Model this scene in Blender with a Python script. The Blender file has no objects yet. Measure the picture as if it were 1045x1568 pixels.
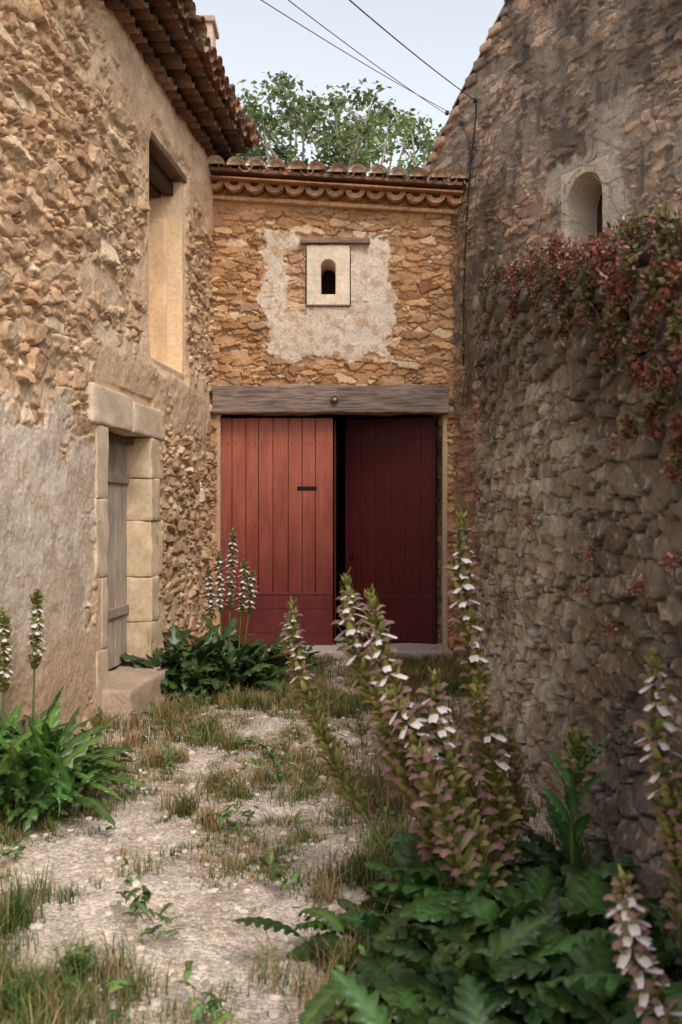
import bpy, math, numpy as np
rng=np.random.default_rng(7)
F=1524.0; CZ=1.6
def up(x,y,Y): return np.array([(x-522.)*Y/F, Y, CZ+(784.-y)*Y/F])
def C(r,g,b):
    c=np.array([r,g,b])/255.
    return np.where(c<=.04045,c/12.92,((c+.055)/1.055)**2.4)
def sstep(a,b,x):
    t=np.clip((x-a)/(b-a),0,1); return t*t*(3-2*t)
def uq(a,keep):
    a=np.unique(np.concatenate(a)); keep=np.array(keep)
    m=np.array([np.min(np.abs(keep-v))>.004 for v in a]); return np.sort(np.concatenate([a[m],keep]))
# ---------- noise
def hsh(ix,iy,seed):
    a=(ix.astype(np.int64)&0xffffffff).astype(np.uint64); b=(iy.astype(np.int64)&0xffffffff).astype(np.uint64)
    M=np.uint64(0xffffffff)
    h=(a*np.uint64(374761393)+b*np.uint64(668265263)+np.uint64(seed*974711+12345))&M
    h=((h^(h>>np.uint64(13)))*np.uint64(1274126177))&M
    h=((h^(h>>np.uint64(16)))*np.uint64(2246822519))&M
    h=h^(h>>np.uint64(15))
    return (h&np.uint64(0xffffff)).astype(np.float64)/float(0xffffff)
def vn(x,y,seed=0):
    ix=np.floor(x); iy=np.floor(y); fx=x-ix; fy=y-iy
    fx=fx*fx*(3-2*fx); fy=fy*fy*(3-2*fy)
    a=hsh(ix,iy,seed);b=hsh(ix+1,iy,seed);c=hsh(ix,iy+1,seed);d=hsh(ix+1,iy+1,seed)
    return (a*(1-fx)+b*fx)*(1-fy)+(c*(1-fx)+d*fx)*fy
def fbm(x,y,seed=0,o=4):
    s=0;a=.5;t=0
    for i in range(o):
        s=s+a*vn(x*2**i+i*17.3,y*2**i+i*9.1,seed+i); t+=a; a*=.55
    return s/t
def voro(u,v,sw,sh,seed,jit=.75,p=3.0):
    gx=u/sw; gy=v/sh; iy0=np.floor(gy)
    F1=np.full(u.shape,9.);F2=np.full(u.shape,9.);I=np.zeros(u.shape);J=np.zeros(u.shape);DX=np.zeros(u.shape);DY=np.zeros(u.shape)
    for dj in (-1,0,1):
        iy=iy0+dj; off=.5*(iy%2)
        ix0=np.floor(gx-off)
        for di in (-1,0,1):
            ix=ix0+di
            px=ix+.5+jit*(hsh(ix,iy,seed)-.5)+off; py=iy+.5+jit*(hsh(ix,iy,seed+1)-.5)
            dx=gx-px; dy=gy-py
            d=(np.abs(dx)**p+np.abs(dy)**p)**(1/p)-.25*hsh(ix,iy,seed+2)
            m=d<F1
            F2=np.where(m,F1,np.minimum(F2,d)); F1=np.where(m,d,F1)
            I=np.where(m,ix,I);J=np.where(m,iy,J);DX=np.where(m,dx,DX);DY=np.where(m,dy,DY)
    return F2-F1,I,J,DX,DY
def stones(u,z,sw,sh,seed,sub=.5,wa=.06,jit=.8):
    wu=u+wa*(fbm(u*4,z*4,seed+60)-.5)+.022*(vn(u*22,z*22,seed+61)-.5)+.01*(vn(u*50,z*50,seed+63)-.5)
    wz=z+wa*1.2*(fbm(u*2,z*4,seed+62)-.5)+.020*(vn(u*24,z*24,seed+64)-.5)+.008*(vn(u*50,z*50,seed+65)-.5)
    e,I,J,dx,dy=voro(wu,wz,sw,sh,seed,jit,4.)
    e2,I2,J2,dx2,dy2=voro(wu,wz,sw*.52,sh*.55,seed+7,jit,3.)
    s=hsh(I,J,seed+50)<sub
    e=np.where(s,np.minimum(e,e2*.6),e); dx=np.where(s,dx2*.6,dx); dy=np.where(s,dy2*.6,dy)
    I=np.where(s,I2+5000,I); J=np.where(s,J2+3000,J)
    return e,dx,dy,hsh(I,J,seed+21),hsh(I,J,seed+22),hsh(I,J,seed+23),hsh(I,J,seed+24)
# ---------- materials
def mat(name,rough=.85,fine=40,amp=.35,bump=.3,stretch=(1,1,1),transl=0,spec=.3,vor=0,detail=4):
    m=bpy.data.materials.new(name); m.use_nodes=True; nt=m.node_tree; N=nt.nodes; L=nt.links
    b=N['Principled BSDF']; out=N['Material Output']
    b.inputs['Roughness'].default_value=rough; b.inputs['Specular IOR Level'].default_value=spec
    at=N.new('ShaderNodeAttribute'); at.attribute_name='Col'
    tc=N.new('ShaderNodeTexCoord'); mp=N.new('ShaderNodeMapping'); mp.inputs['Scale'].default_value=stretch
    L.new(tc.outputs['Object'],mp.inputs['Vector'])
    nz=N.new('ShaderNodeTexNoise'); nz.inputs['Scale'].default_value=fine; nz.inputs['Detail'].default_value=detail; nz.inputs['Roughness'].default_value=.65
    L.new(mp.outputs[0],nz.inputs['Vector'])
    mr=N.new('ShaderNodeMapRange'); mr.inputs['From Min'].default_value=.3; mr.inputs['From Max'].default_value=.7
    mr.inputs['To Min'].default_value=1-amp; mr.inputs['To Max'].default_value=1+amp
    L.new(nz.outputs['Fac'],mr.inputs['Value'])
    vm=N.new('ShaderNodeVectorMath'); vm.operation='SCALE'
    L.new(at.outputs['Color'],vm.inputs[0]); L.new(mr.outputs[0],vm.inputs['Scale'])
    col=vm.outputs[0]; hgt=nz.outputs['Fac']
    if vor:
        v=N.new('ShaderNodeTexVoronoi'); v.inputs['Scale'].default_value=vor
        L.new(tc.outputs['Object'],v.inputs['Vector'])
        s=N.new('ShaderNodeSeparateColor'); L.new(v.outputs['Color'],s.inputs[0])
        m2=N.new('ShaderNodeMapRange'); m2.inputs['To Min'].default_value=.6; m2.inputs['To Max'].default_value=1.3
        L.new(s.outputs[0],m2.inputs['Value'])
        v2=N.new('ShaderNodeVectorMath'); v2.operation='SCALE'; L.new(col,v2.inputs[0]); L.new(m2.outputs[0],v2.inputs['Scale']); col=v2.outputs[0]
        mx=N.new('ShaderNodeMath'); mx.operation='SUBTRACT'; L.new(nz.outputs['Fac'],mx.inputs[0]); L.new(v.outputs['Distance'],mx.inputs[1]); hgt=mx.outputs[0]
    L.new(col,b.inputs['Base Color'])
    if bump>0:
        bp=N.new('ShaderNodeBump'); bp.inputs['Strength'].default_value=bump; bp.inputs['Distance'].default_value=.012
        L.new(hgt,bp.inputs['Height']); L.new(bp.outputs[0],b.inputs['Normal'])
    if transl>0:
        t=N.new('ShaderNodeBsdfTranslucent'); L.new(col,t.inputs['Color'])
        ms=N.new('ShaderNodeMixShader'); ms.inputs[0].default_value=transl
        L.new(b.outputs[0],ms.inputs[1]); L.new(t.outputs[0],ms.inputs[2]); L.new(ms.outputs[0],out.inputs['Surface'])
    return m
M_stone=mat('rubble_stone',.92,42,.28,.55)
M_plaster=mat('dressed_stone',.9,25,.16,.4)
M_wood=mat('weathered_wood',.8,6,.4,.6,(1.2,1.2,14))
M_woodp=mat('weathered_door_planks',.8,6,.45,.6,(14,14,1.2))
M_woodh=mat('oak_lintel_wood',.85,4,.6,1.0,(.8,10,13))
M_paint=mat('red_door_paint',.5,5,.22,.3,(5,5,.7),spec=.4)
M_tile=mat('terracotta_tile',.9,22,.4,.5)
M_leaf=mat('leaf',.36,18,.25,.15,transl=.15,spec=.55)
M_treeleaf=mat('tree_leaf',.6,9,.3,0,transl=.35,spec=.25)
M_flower=mat('flower_petal',.7,60,.1,0,transl=.2)
M_grass=mat('grass_blade',.7,5,.25,0,transl=.3,spec=.2)
M_bark=mat('bark',.9,20,.35,.5)
M_gravel=mat('gravel_ground',.95,14,.22,.9,vor=75)
M_peb=mat('pebble',.9,50,.15,0)
M_metal=mat('dark_iron',.6,30,.2,0)
# ---------- mesh building
def mkobj(name,V,Q,T,Col,material,parent=None,smooth=True):
    me=bpy.data.meshes.new(name)
    V=np.asarray(V,dtype=np.float32)
    if material.name in ('rubble_stone','dressed_stone'):
        lum=(Col@np.array([.3,.6,.1]))[:,None]; Col=Col*.90+lum*.10
    nq=len(Q);ntr=len(T)
    me.vertices.add(len(V)); me.vertices.foreach_set('co',V.ravel())
    loops=np.concatenate([np.asarray(Q,dtype=np.int32).ravel(),np.asarray(T,dtype=np.int32).ravel()]) if ntr else np.asarray(Q,dtype=np.int32).ravel()
    me.loops.add(len(loops)); me.polygons.add(nq+ntr)
    st=np.concatenate([np.arange(nq)*4,nq*4+np.arange(ntr)*3]).astype(np.int32)
    me.polygons.foreach_set('loop_start',st)
    me.loops.foreach_set('vertex_index',loops)
    me.polygons.foreach_set('use_smooth',np.full(nq+ntr,smooth,dtype=bool))
    me.update(calc_edges=True); me.validate()
    a=me.color_attributes.new('Col','FLOAT_COLOR','POINT')
    cc=np.ones((len(V),4),dtype=np.float32); cc[:,:3]=Col; a.data.foreach_set('color',cc.ravel())
    me.materials.append(material)
    o=bpy.data.objects.new(name,me); bpy.context.scene.collection.objects.link(o)
    if parent: o.parent=parent
    return o
def empty(name):
    e=bpy.data.objects.new(name,None); bpy.context.scene.collection.objects.link(e); return e
class Batch:
    def __init__(s): s.V=[];s.Q=[];s.T=[];s.C=[];s.n=0
    def add(s,V,Q=None,T=None,col=(.5,.5,.5)):
        V=np.asarray(V,float)
        if Q is not None and len(Q): s.Q.append(np.asarray(Q)+s.n)
        if T is not None and len(T): s.T.append(np.asarray(T)+s.n)
        c=np.asarray(col,float)
        if c.ndim==1: c=np.tile(c,(len(V),1))
        assert len(c)==len(V)
        s.V.append(V); s.C.append(c); s.n+=len(V)
    def build(s,name,material,parent=None,smooth=True):
        V=np.concatenate(s.V); Cc=np.concatenate(s.C)
        Q=np.concatenate(s.Q) if s.Q else np.zeros((0,4),int)
        T=np.concatenate(s.T) if s.T else np.zeros((0,3),int)
        return mkobj(name,V,Q,T,Cc,material,parent,smooth)
def gridq(nu,nv):
    i=np.arange(nv-1)[:,None]*nu+np.arange(nu-1)[None,:]
    i=i.ravel(); return np.stack([i,i+1,i+nu+1,i+nu],1)
def rbox(B,c,ax,h,r=.01,n=5,noise=0,col=(.5,.5,.5),seed=0,cvar=.12,ns=6):
    c=np.asarray(c,float); ax=np.asarray(ax,float); h=np.asarray(h,float); r=min(r,h.min()*.9)
    def prm(hh):
        a=np.array([0,.3,1.])*r
        return np.unique(np.round(np.concatenate([-hh+a,np.linspace(-hh+r,hh-r,n),hh-a]),6))
    P=[prm(x) for x in h]; col=np.asarray(col,float)
    for k in range(3):
        a,b=(k+1)%3,(k+2)%3
        A,Bb=np.meshgrid(P[a],P[b])
        for sgn in (-1,1):
            p=np.zeros((A.size,3)); p[:,a]=A.ravel(); p[:,b]=Bb.ravel(); p[:,k]=sgn*h[k]
            inn=np.clip(p,-(h-r),h-r); d=p-inn; ln=np.linalg.norm(d,axis=1,keepdims=True); d=d/np.maximum(ln,1e-9)
            q=inn+d*r
            w=c+q@ax
            f=fbm(w[:,0]*ns+w[:,1]*ns*.83+seed,w[:,2]*ns+w[:,1]*ns*.57,seed+3)
            if noise:
                q=q+d*((f-.5)*2*noise)[:,None]; w=c+q@ax
            B.add(w,gridq(len(P[a]),len(P[b])),col=col*(1+cvar*(f[:,None]-.5)*3))
I3=np.eye(3)
def tube(B,pts,rad,col,sides=6):
    pts=np.asarray(pts,float); n=len(pts); rad=np.broadcast_to(rad,(n,))
    col=np.asarray(col,float)
    if col.ndim==2: col=np.repeat(col,sides,0)
    tg=np.gradient(pts,axis=0); tg/=np.linalg.norm(tg,axis=1,keepdims=True)+1e-9
    ref=np.array([.31,.17,.93]); a=np.cross(tg,ref); a/=np.linalg.norm(a,axis=1,keepdims=True)+1e-9
    b=np.cross(tg,a); th=np.arange(sides)*2*math.pi/sides
    V=pts[:,None,:]+rad[:,None,None]*(a[:,None,:]*np.cos(th)[None,:,None]+b[:,None,:]*np.sin(th)[None,:,None])
    V=V.reshape(-1,3); i=np.arange(n-1)[:,None]*sides; j=np.arange(sides)[None,:]; k=(j+1)%sides
    Q=np.stack([(i+j),(i+k),(i+sides+k),(i+sides+j)],-1).reshape(-1,4)
    B.add(V,Q,col=col)
def resample(p,n):
    p=np.asarray(p,float); m=len(p); t=np.linspace(0,m-1,n)
    out=[]
    for x in t:
        i=min(int(x),m-2); f=x-i
        p0=p[max(i-1,0)];p1=p[i];p2=p[i+1];p3=p[min(i+2,m-1)]
        out.append(.5*((2*p1)+(-p0+p2)*f+(2*p0-5*p1+4*p2-p3)*f*f+(-p0+3*p1-3*p2+p3)*f**3))
    return np.array(out)
def gwall(name,O,du,n,us,vs,func,material,parent,holes=(),top=None,warp=False,keep=None):
    U,V=np.meshgrid(us,vs)
    Z=V*top(U) if warp else V
    u=U.ravel(); z=Z.ravel()
    h,col=func(u,z)
    P=np.zeros((u.size,3)); P[:,0]=O[0]+du[0]*u+n[0]*h; P[:,1]=O[1]+du[1]*u+n[1]*h; P[:,2]=z
    Q=gridq(len(us),len(vs))
    cu=u[Q].mean(1); cz=z[Q].mean(1); m=np.ones(len(Q),bool)
    for (a,b,c,d) in holes: m&=~((cu>a)&(cu<b)&(cz>c)&(cz<d))
    if keep is not None: m&=keep(cu,cz)
    return mkobj(name,P,Q[m],np.zeros((0,3),int),col,material,parent)
def mixc(a,b,t): return a*(1-t[:,None])+b*t[:,None]
def stonecol(r,pal):
    pal=np.asarray(pal); k=r*(len(pal)-1); i=np.clip(np.floor(k).astype(int),0,len(pal)-2); f=(k-i)[:,None]
    return pal[i]*(1-f)+pal[i+1]*f
def rectd(u,z,a,b,c,d):
    dx=np.maximum(np.maximum(a-u,u-b),0); dz=np.maximum(np.maximum(c-z,z-d),0)
    inside=np.minimum(np.minimum(u-a,b-u),np.minimum(z-c,d-z))
    return np.where((dx+dz)>0,np.hypot(dx,dz),-np.maximum(inside,0))
def quadpanel(B,p,col,n=14,noise=.0,seed=1):
    p=np.asarray(p,float); s=np.linspace(0,1,n); S,T=np.meshgrid(s,s); S=S.ravel()[:,None];T=T.ravel()[:,None]
    V=p[0]*(1-S)*(1-T)+p[1]*S*(1-T)+p[2]*S*T+p[3]*(1-S)*T
    f=fbm(V[:,0]*3+V[:,1]*2.1,V[:,2]*3+V[:,1]*1.3,seed)
    nn=np.cross(p[1]-p[0],p[3]-p[0]); nn/=np.linalg.norm(nn)
    V=V+nn*((f-.5)*noise)[:,None]
    B.add(V,gridq(n,n),col=np.asarray(col)*(1+.35*(f[:,None]-.5)))
# =====================================================================
# LEFT BUILDING
farm=empty('stone_farmhouse')
LO=np.array([-1.5,11.3]); Ld=np.array([-.0995,-.995]); Ln=np.array([.995,-.0995])
def LU(Y): return (11.3-Y)/.995
def LP(u,z,d=0): return np.array([LO[0]+Ld[0]*u+Ln[0]*d, LO[1]+Ld[1]*u+Ln[1]*d, z])
dA,dB,dz0,dz1=LU(8.86),LU(7.72),.26,2.26
wA,wB,wz0,wz1=LU(10.02),LU(8.86),2.98,4.93
dA=wB
ys=[11.3]
while ys[-1]>5.3: ys.append(ys[-1]-ys[-1]*.00115)
while ys[-1]>0.5: ys.append(ys[-1]-.06)
us=uq([LU(np.array(ys))],[dA,dB,wA]); us=us[us>=0]
vs=uq([np.arange(0,5.75,.010)],[dz0,dz1,wz0,wz1])
palL=[C(176,134,98),C(205,162,120),C(220,182,142),C(190,145,104),C(234,206,170),C(212,170,128),C(182,142,108),C(165,128,100)]
def fL(u,z):
    e,dx,dy,r1,r2,r3,r4=stones(u,z,.235,.108,11,.5,.08)
    Y=11.3-.995*u
    k=sstep(.0,.15,e)
    rough=(fbm(u*16,z*18,31)-.5)*.024+(fbm(u*45,z*45,32,3)-.5)*.008
    sh_=k*(.010+.055*r2)+k*(dx*(r3-.5)*.06+dy*(r4-.62)*.08)+rough
    dw=rectd(u,z,wA,wB,wz0,wz1); dd=rectd(u,z,dA,dB,dz0,dz1+.3)
    nz=(fbm(u*2.2,z*2.2,41)-.5)*1.0+(fbm(u*9,z*9,42)-.5)*.35
    mh=.014+.065*(fbm(u*1.8,z*1.8,71)-.45)+.02*(fbm(u*9,z*9,72)-.5)+.006*(fbm(u*30,z*30,73,2)-.5)
    mh=mh+.03*sstep(.55,.15,dw+nz*.3)+.03*sstep(.6,.2,dd+nz*.3)+.045*sstep(.5,.0,np.abs(z-5.35)-.25+nz*.4)*sstep(7.2,8.2,Y)
    mh=mh+.025*sstep(7.6,8.4,Y)*sstep(3.2,3.0,z)*sstep(2.2,2.5,z)
    mh=mh-.025*sstep(.5,.2,Y-6.9+nz)*sstep(2.4,3.2,z)
    t=sstep(-.007,.007,sh_-mh)
    hs=np.maximum(sh_,mh)
    cs=stonecol(r1,palL)*(.74+.5*fbm(u*9,z*9,33))[:,None]
    mor=mixc(C(206,168,130),C(232,202,166),fbm(u*2,z*2,36))*(.72+.5*fbm(u*12,z*12,37))[:,None]
    crev=sstep(.0,-.03,mh)*.35
    mor=mor*(1-crev)[:,None]
    col=mixc(mor,cs,t)
    d1=np.maximum(z-2.15+.10*(Y-6.5), Y-7.5)
    p1=sstep(.22,-.16,d1+nz*1.1+(fbm(u*5,z*5,43)-.5)*.5)
    p3=sstep(.34,.12,dd+nz*.35); p2=sstep(.16,.04,dw+nz*.3)
    hole=sstep(.08,.02,np.minimum(dw,dd))
    pp=np.maximum.reduce([p1,p2*.9,p3*.85,hole])
    ph=.042+(fbm(u*3,z*3,61)-.5)*.035+(fbm(u*14,z*14,62)-.5)*.012+(fbm(u*40,z*40,66,2)-.5)*.004
    ph=ph*(1-hole)+.035*hole
    hh=np.where(hole>.5, ph, hs*(1-pp)+np.maximum(ph,hs*.6)*pp)
    st=fbm(u*1.6,z*1.2,63)
    pcA=mixc(C(234,214,194),C(208,184,162),st)
    low=sstep(1.3,.1,z+nz*.5)
    pcA=mixc(pcA,C(208,166,128),low*.85)
    flake=sstep(.54,.60,fbm(u*6,z*6,64)); pcA=mixc(pcA,C(196,168,142),flake*.6)
    pcB=mixc(C(234,202,166),C(212,170,130),fbm(u*2.4,z*2.4,66))
    pc=mixc(pcB,pcA,np.clip(p1*1.3,0,1))
    col=mixc(col,pc,np.clip(pp*1.1,0,1))
    col=col*(.82+.36*fbm(u*.9,z*.9,78))[:,None]
    return hh,col
gwall('rubble_wall',LO,Ld,Ln,us,vs,fL,M_stone,farm,holes=[(dA,dB,-1,dz1),(wA,wB,wz0,wz1)])
Lax=np.array([[Ld[0],Ld[1],0],[Ln[0],Ln[1],0],[0,0,1]])
B=Batch(); cre=C(226,196,158)
def Lblock(u0,u1,z0,z1,d0,d1,col,s,r=.02,noise=.008):
    rbox(B,LP((u0+u1)/2,(z0+z1)/2,(d0+d1)/2),Lax,[(u1-u0)/2,(d1-d0)/2,(z1-z0)/2],r,12,noise,col,s,.2)
for i,(a,b,w) in enumerate([(.16,.62,.0),(.62,1.02,-.12),(1.02,1.52,.04),(1.52,1.90,-.08),(1.90,2.26,.05)]):
    Lblock(dA-.33-w,dA,a+.001,b-.001,-.32,.058+.006*(i%2),cre*(.9+.05*((i*37)%3)),i,.014,.016)
for i,(a,b,w) in enumerate([(.1,.55,0),(.55,1.1,-.1),(1.1,1.7,.02),(1.7,2.26,.0)]):
    Lblock(dB,dB+.25+w,a+.001,b-.001,-.3,.056,C(220,194,164)*(.9+.05*((i*31)%3)),i+9,.014,.016)
Lblock(dA-.38,dA+.56,2.262,2.53,-.3,.072,C(222,194,164),21,.018,.018)
Lblock(dA+.562,dB+.38,2.265,2.56,-.3,.068,C(226,200,172),22,.018,.018)
B.build('door_surround',M_plaster,farm)
B=Batch()
for k,(p) in enumerate([
   [LP(wA,wz0,.035),LP(wA,wz0,-.42),LP(wA,wz1,-.42),LP(wA,wz1,.035)],
   [LP(wB,wz0,.035),LP(wB,wz0,-.42),LP(wB,wz1,-.42),LP(wB,wz1,.035)],
   [LP(wA,wz0,.035),LP(wB,wz0,.035),LP(wB,wz0,-.42),LP(wA,wz0,-.42)],
   [LP(wA,wz0,-.42),LP(wB,wz0,-.42),LP(wB,wz1,-.42),LP(wA,wz1,-.42)],
   [LP(wA,wz1,.03),LP(wB,wz1,.03),LP(wB,wz1,-.42),LP(wA,wz1,-.42)]]):
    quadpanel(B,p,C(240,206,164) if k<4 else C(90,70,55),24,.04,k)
Lblock(wA+.001,wA+.06,wz0,4.55,-.42,-.12,C(234,198,156),8,.02,.012)
Lblock(wA-.02,wB+.02,wz0-.07,wz0+.01,-.05,.05,C(212,178,144),5)
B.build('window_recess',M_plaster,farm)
B=Batch()
Lblock(wA-.12,wB+.1,wz1-.005,wz1+.07,-.1,.06,C(115,92,74),3,.01,.006)
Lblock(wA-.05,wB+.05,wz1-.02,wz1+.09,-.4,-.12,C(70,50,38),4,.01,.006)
for q in range(3): Lblock(wA+.002,wB-.002,wz1-.19+.02*q,wz1-.03,-.40+.12*q,-.30+.12*q,C(66,50,38),5+q,.012,.008)  # added dark beams stand in for shade under the lintel
B.build('window_lintel_and_shade_beams',M_wood,farm)
B=Batch()
for i in range(7):
    a=dA+.005+i*(dB-dA-.01)/7; Lblock(a,a+(dB-dA)/7-.008,dz0+.01,dz1-.005,-.20,-.165,C(184,166,152)*(.85+.1*((i*5)%3)),i+30,.004,.002)
Lblock(dA+.01,dB-.01,.7,.78,-.165,-.14,C(160,142,128),41,.005,.002); Lblock(dA+.01,dB-.01,1.85,1.93,-.165,-.14,C(160,142,128),42,.005,.002)
Lblock(dB-.05,dB-.003,dz0,dz1,-.165,-.10,C(165,140,118),44,.006,.003)
Lblock(dA+.003,dB-.055,dz1-.06,dz1-.004,-.165,-.10,C(120,98,80),45,.006,.003)
B.build('weathered_plank_door',M_woodp,farm)
B=Batch()
Lblock(dA-.1,dB+.14,-.1,.25,-.3,.28,C(190,164,140),3,.03,.03)
B.build('doorstep',M_stone,farm)
def tile(B,p,ax,L,r0,r1,up_,th=.014,col=(.4,.25,.15),n=9,fill=None):
    ax=np.asarray(ax,float); ax=ax/np.linalg.norm(ax); zz=np.array([0,0,1.]); s=np.cross(ax,zz); s/=np.linalg.norm(s); v=np.cross(s,ax)
    th_=np.linspace(0,math.pi,n); V=[]
    for (t,r) in ((0,r0),(L,r1)):
        for rr in (r,r-th):
            V.append(p+ax*t+s*(np.cos(th_)*rr)[:,None]+v*(np.sin(th_)*rr*.85*up_)[:,None])
    V=np.concatenate(V); Q=[]
    for i in range(n-1):
        Q+= [[i,i+1,2*n+i+1,2*n+i],[n+i,n+i+1,3*n+i+1,3*n+i],[i,i+1,n+i+1,n+i],[2*n+i,2*n+i+1,3*n+i+1,3*n+i]]
    Q+=[[0,n,3*n,2*n],[n-1,2*n-1,4*n-1,3*n-1]]
    B.add(V,Q,col=col)
    if fill is not None:
        q=p+ax*.025; W=np.concatenate([[q],q+s*(np.cos(th_)*(r0-th))[:,None]+v*(np.sin(th_)*(r0-th)*.85*up_)[:,None]])
        B.add(W,None,[[0,i+1,i+2] for i in range(n-1)],col=fill)
def tcol(k=0):
    pal=[C(160,114,86),C(182,134,102),C(138,98,74),C(190,156,130),C(154,120,98)]
    return pal[rng.integers(len(pal))]*rng.uniform(.75,1.15)
B=Batch(); n3=np.array([Ln[0],Ln[1],0])
B2=Batch()
for tier,(z,o0,o1) in enumerate([(5.50,0,.17),(5.60,.0,.30),(5.70,.0,.42)]):
    u=-.1
    while u<9.5:
        r=.086
        tile(B,LP(u,z+rng.uniform(-.012,.012)+.07,o1+rng.uniform(-.015,.015)),-n3,.3 if tier else .25,r,r*.92,-1,.016,tcol()*.7,9)
        u+=.185
    rbox(B2,LP(4.6,z+.083,(o1-.05-.3)/2),Lax,[4.9,(o1-.05+.3)/2,.006],.004,5,.0,C(92,66,50),tier)
u=-.2; slope=np.array([-Ln[0],-Ln[1],.30]); 
while u<9.5:
    for row in range(5):
        jz=rng.uniform(-.014,.014)
        tile(B,LP(u+rng.uniform(-.01,.01),5.84+row*.105+jz,.52-row*.35+rng.uniform(-.035,.035)),slope,.44,.092,.078,1,.020,tcol()*(.8 if row else 1.),9)
        tile(B,LP(u+.1,5.82+row*.105+jz,.50-row*.35+rng.uniform(-.03,.03)),slope,.44,.085,.088,-1,.018,tcol()*.7,9)
    u+=.2
B.build('roof_tiles',M_tile,farm)
rbox(B2,LP(4.6,6.59,-1.9),np.array([Lax[0],[-n3[0],-n3[1],.30],[.3*n3[0],.3*n3[1],1]]),[4.9,2.1,.02],.01,5,0,C(140,100,75),3)
B2.build('roof_bed',M_tile,farm)
B=Batch()
rbox(B,LP(4.7,2.8,-2.6),Lax,[4.75,2.0,2.8],.02,4,0,C(170,130,95),2)
rbox(B,LP(-.9,3.0,-1.3),Lax,[1.0,1.2,3.0],.02,4,0,C(170,130,95),2)
B.build('building_body',M_stone,farm)
B=Batch(); ch=up(314,50,11.9)
rbox(B,[ch[0],12.0,6.5],I3,[.095,.2,.92],.015,6,.01,C(200,172,150),4); rbox(B,[ch[0],12.0,7.44],I3,[.13,.24,.035],.012,4,.006,C(176,150,130),4)
B.build('chimney',M_plaster,farm)
# =====================================================================
# BARN (back)
barn=empty('stone_barn'); BY=11.3
BO=np.array([-1.62,BY]); Bd=np.array([1.,0]); Bn=np.array([0,-1.])
def BX(x,Y=BY): return (x-522.)*Y/F
def BZ(y,Y=BY): return CZ+(784.-y)*Y/F
oX0,oX1,oZ=BX(333),BX(684),BZ(634)
nX0,nX1,nZ0,nZ1=BX(468),BX(537),BZ(471),BZ(378)
us=uq([np.arange(0,3.15,.0088)],[oX0+1.62,oX1+1.62,nX0+1.62,nX1+1.62])
vs=uq([np.arange(0,5.35,.0088)],[oZ,nZ0,nZ1])
palB=[C(190,134,84),C(208,154,102),C(164,118,80),C(216,168,116),C(230,198,158),C(198,142,90),C(176,140,108),C(212,158,104),C(150,98,64)]
def fB(u,z):
    x=u-1.62
    e,dx,dy,r1,r2,r3,r4=stones(u,z,.22,.078,111,.4,.05,.85)
    k=sstep(.0,.10,e)
    sh_=k*(.010+.045*r2)+k*(dx*(r3-.5)*.04+dy*(r4-.55)*.05)+(fbm(u*22,z*26,131)-.5)*.014
    mh=.008+.034*(fbm(u*2.2,z*2.2,132)-.5)+.010*(fbm(u*12,z*12,134)-.5)+.025*sstep(4.9,5.1,z)
    t=sstep(-.004,.004,sh_-mh)
    hs=np.maximum(sh_,mh)
    cs=stonecol(r1,palB)*(.72+.52*fbm(u*8,z*9,133))[:,None]
    mor=mixc(C(218,172,124),C(196,144,98),fbm(u*3,z*3,136))*(.70+.45*fbm(u*14,z*14,137))[:,None]
    mor=mor*(1-.45*sstep(.012,-.006,mh)*sstep(.08,.0,e))[:,None]
    col=mixc(mor,cs,t)
    nz=(fbm(u*4,z*4,141)-.5)*.30+(fbm(u*14,z*14,142)-.5)*.12
    dp=rectd(x,z,BX(416),BX(592),BZ(542),BZ(380))
    dp2=rectd(x,z,BX(410),BX(450),BZ(470),BZ(356))
    p=np.maximum(sstep(.05,.0,dp+nz-.02),sstep(.04,.0,dp2+nz-.01))
    q=sstep(.06,0,rectd(x,z,BX(440),BX(468),BZ(475),BZ(385))+nz*.6)
    p=p*(1-.85*q*(x<nX0))
    pc=mixc(C(232,214,196),C(212,188,164),fbm(u*6,z*6,143)); pc=mixc(pc,C(196,158,120),sstep(.54,.64,fbm(u*11,z*11,144))*.7)
    hh=hs*(1-p)+np.maximum(.045+(fbm(u*12,z*12,145)-.5)*.014,hs*.8)*p
    col=mixc(col,pc,p)
    col=col*(.84+.32*fbm(u*1.3,z*1.3,146))[:,None]
    return hh,col
gwall('rubble_wall',BO,Bd,Bn,us,vs,fB,M_stone,barn,holes=[(oX0+1.62,oX1+1.62,-1,oZ),(nX0+1.62,nX1+1.62,nZ0,nZ1)])
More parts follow.
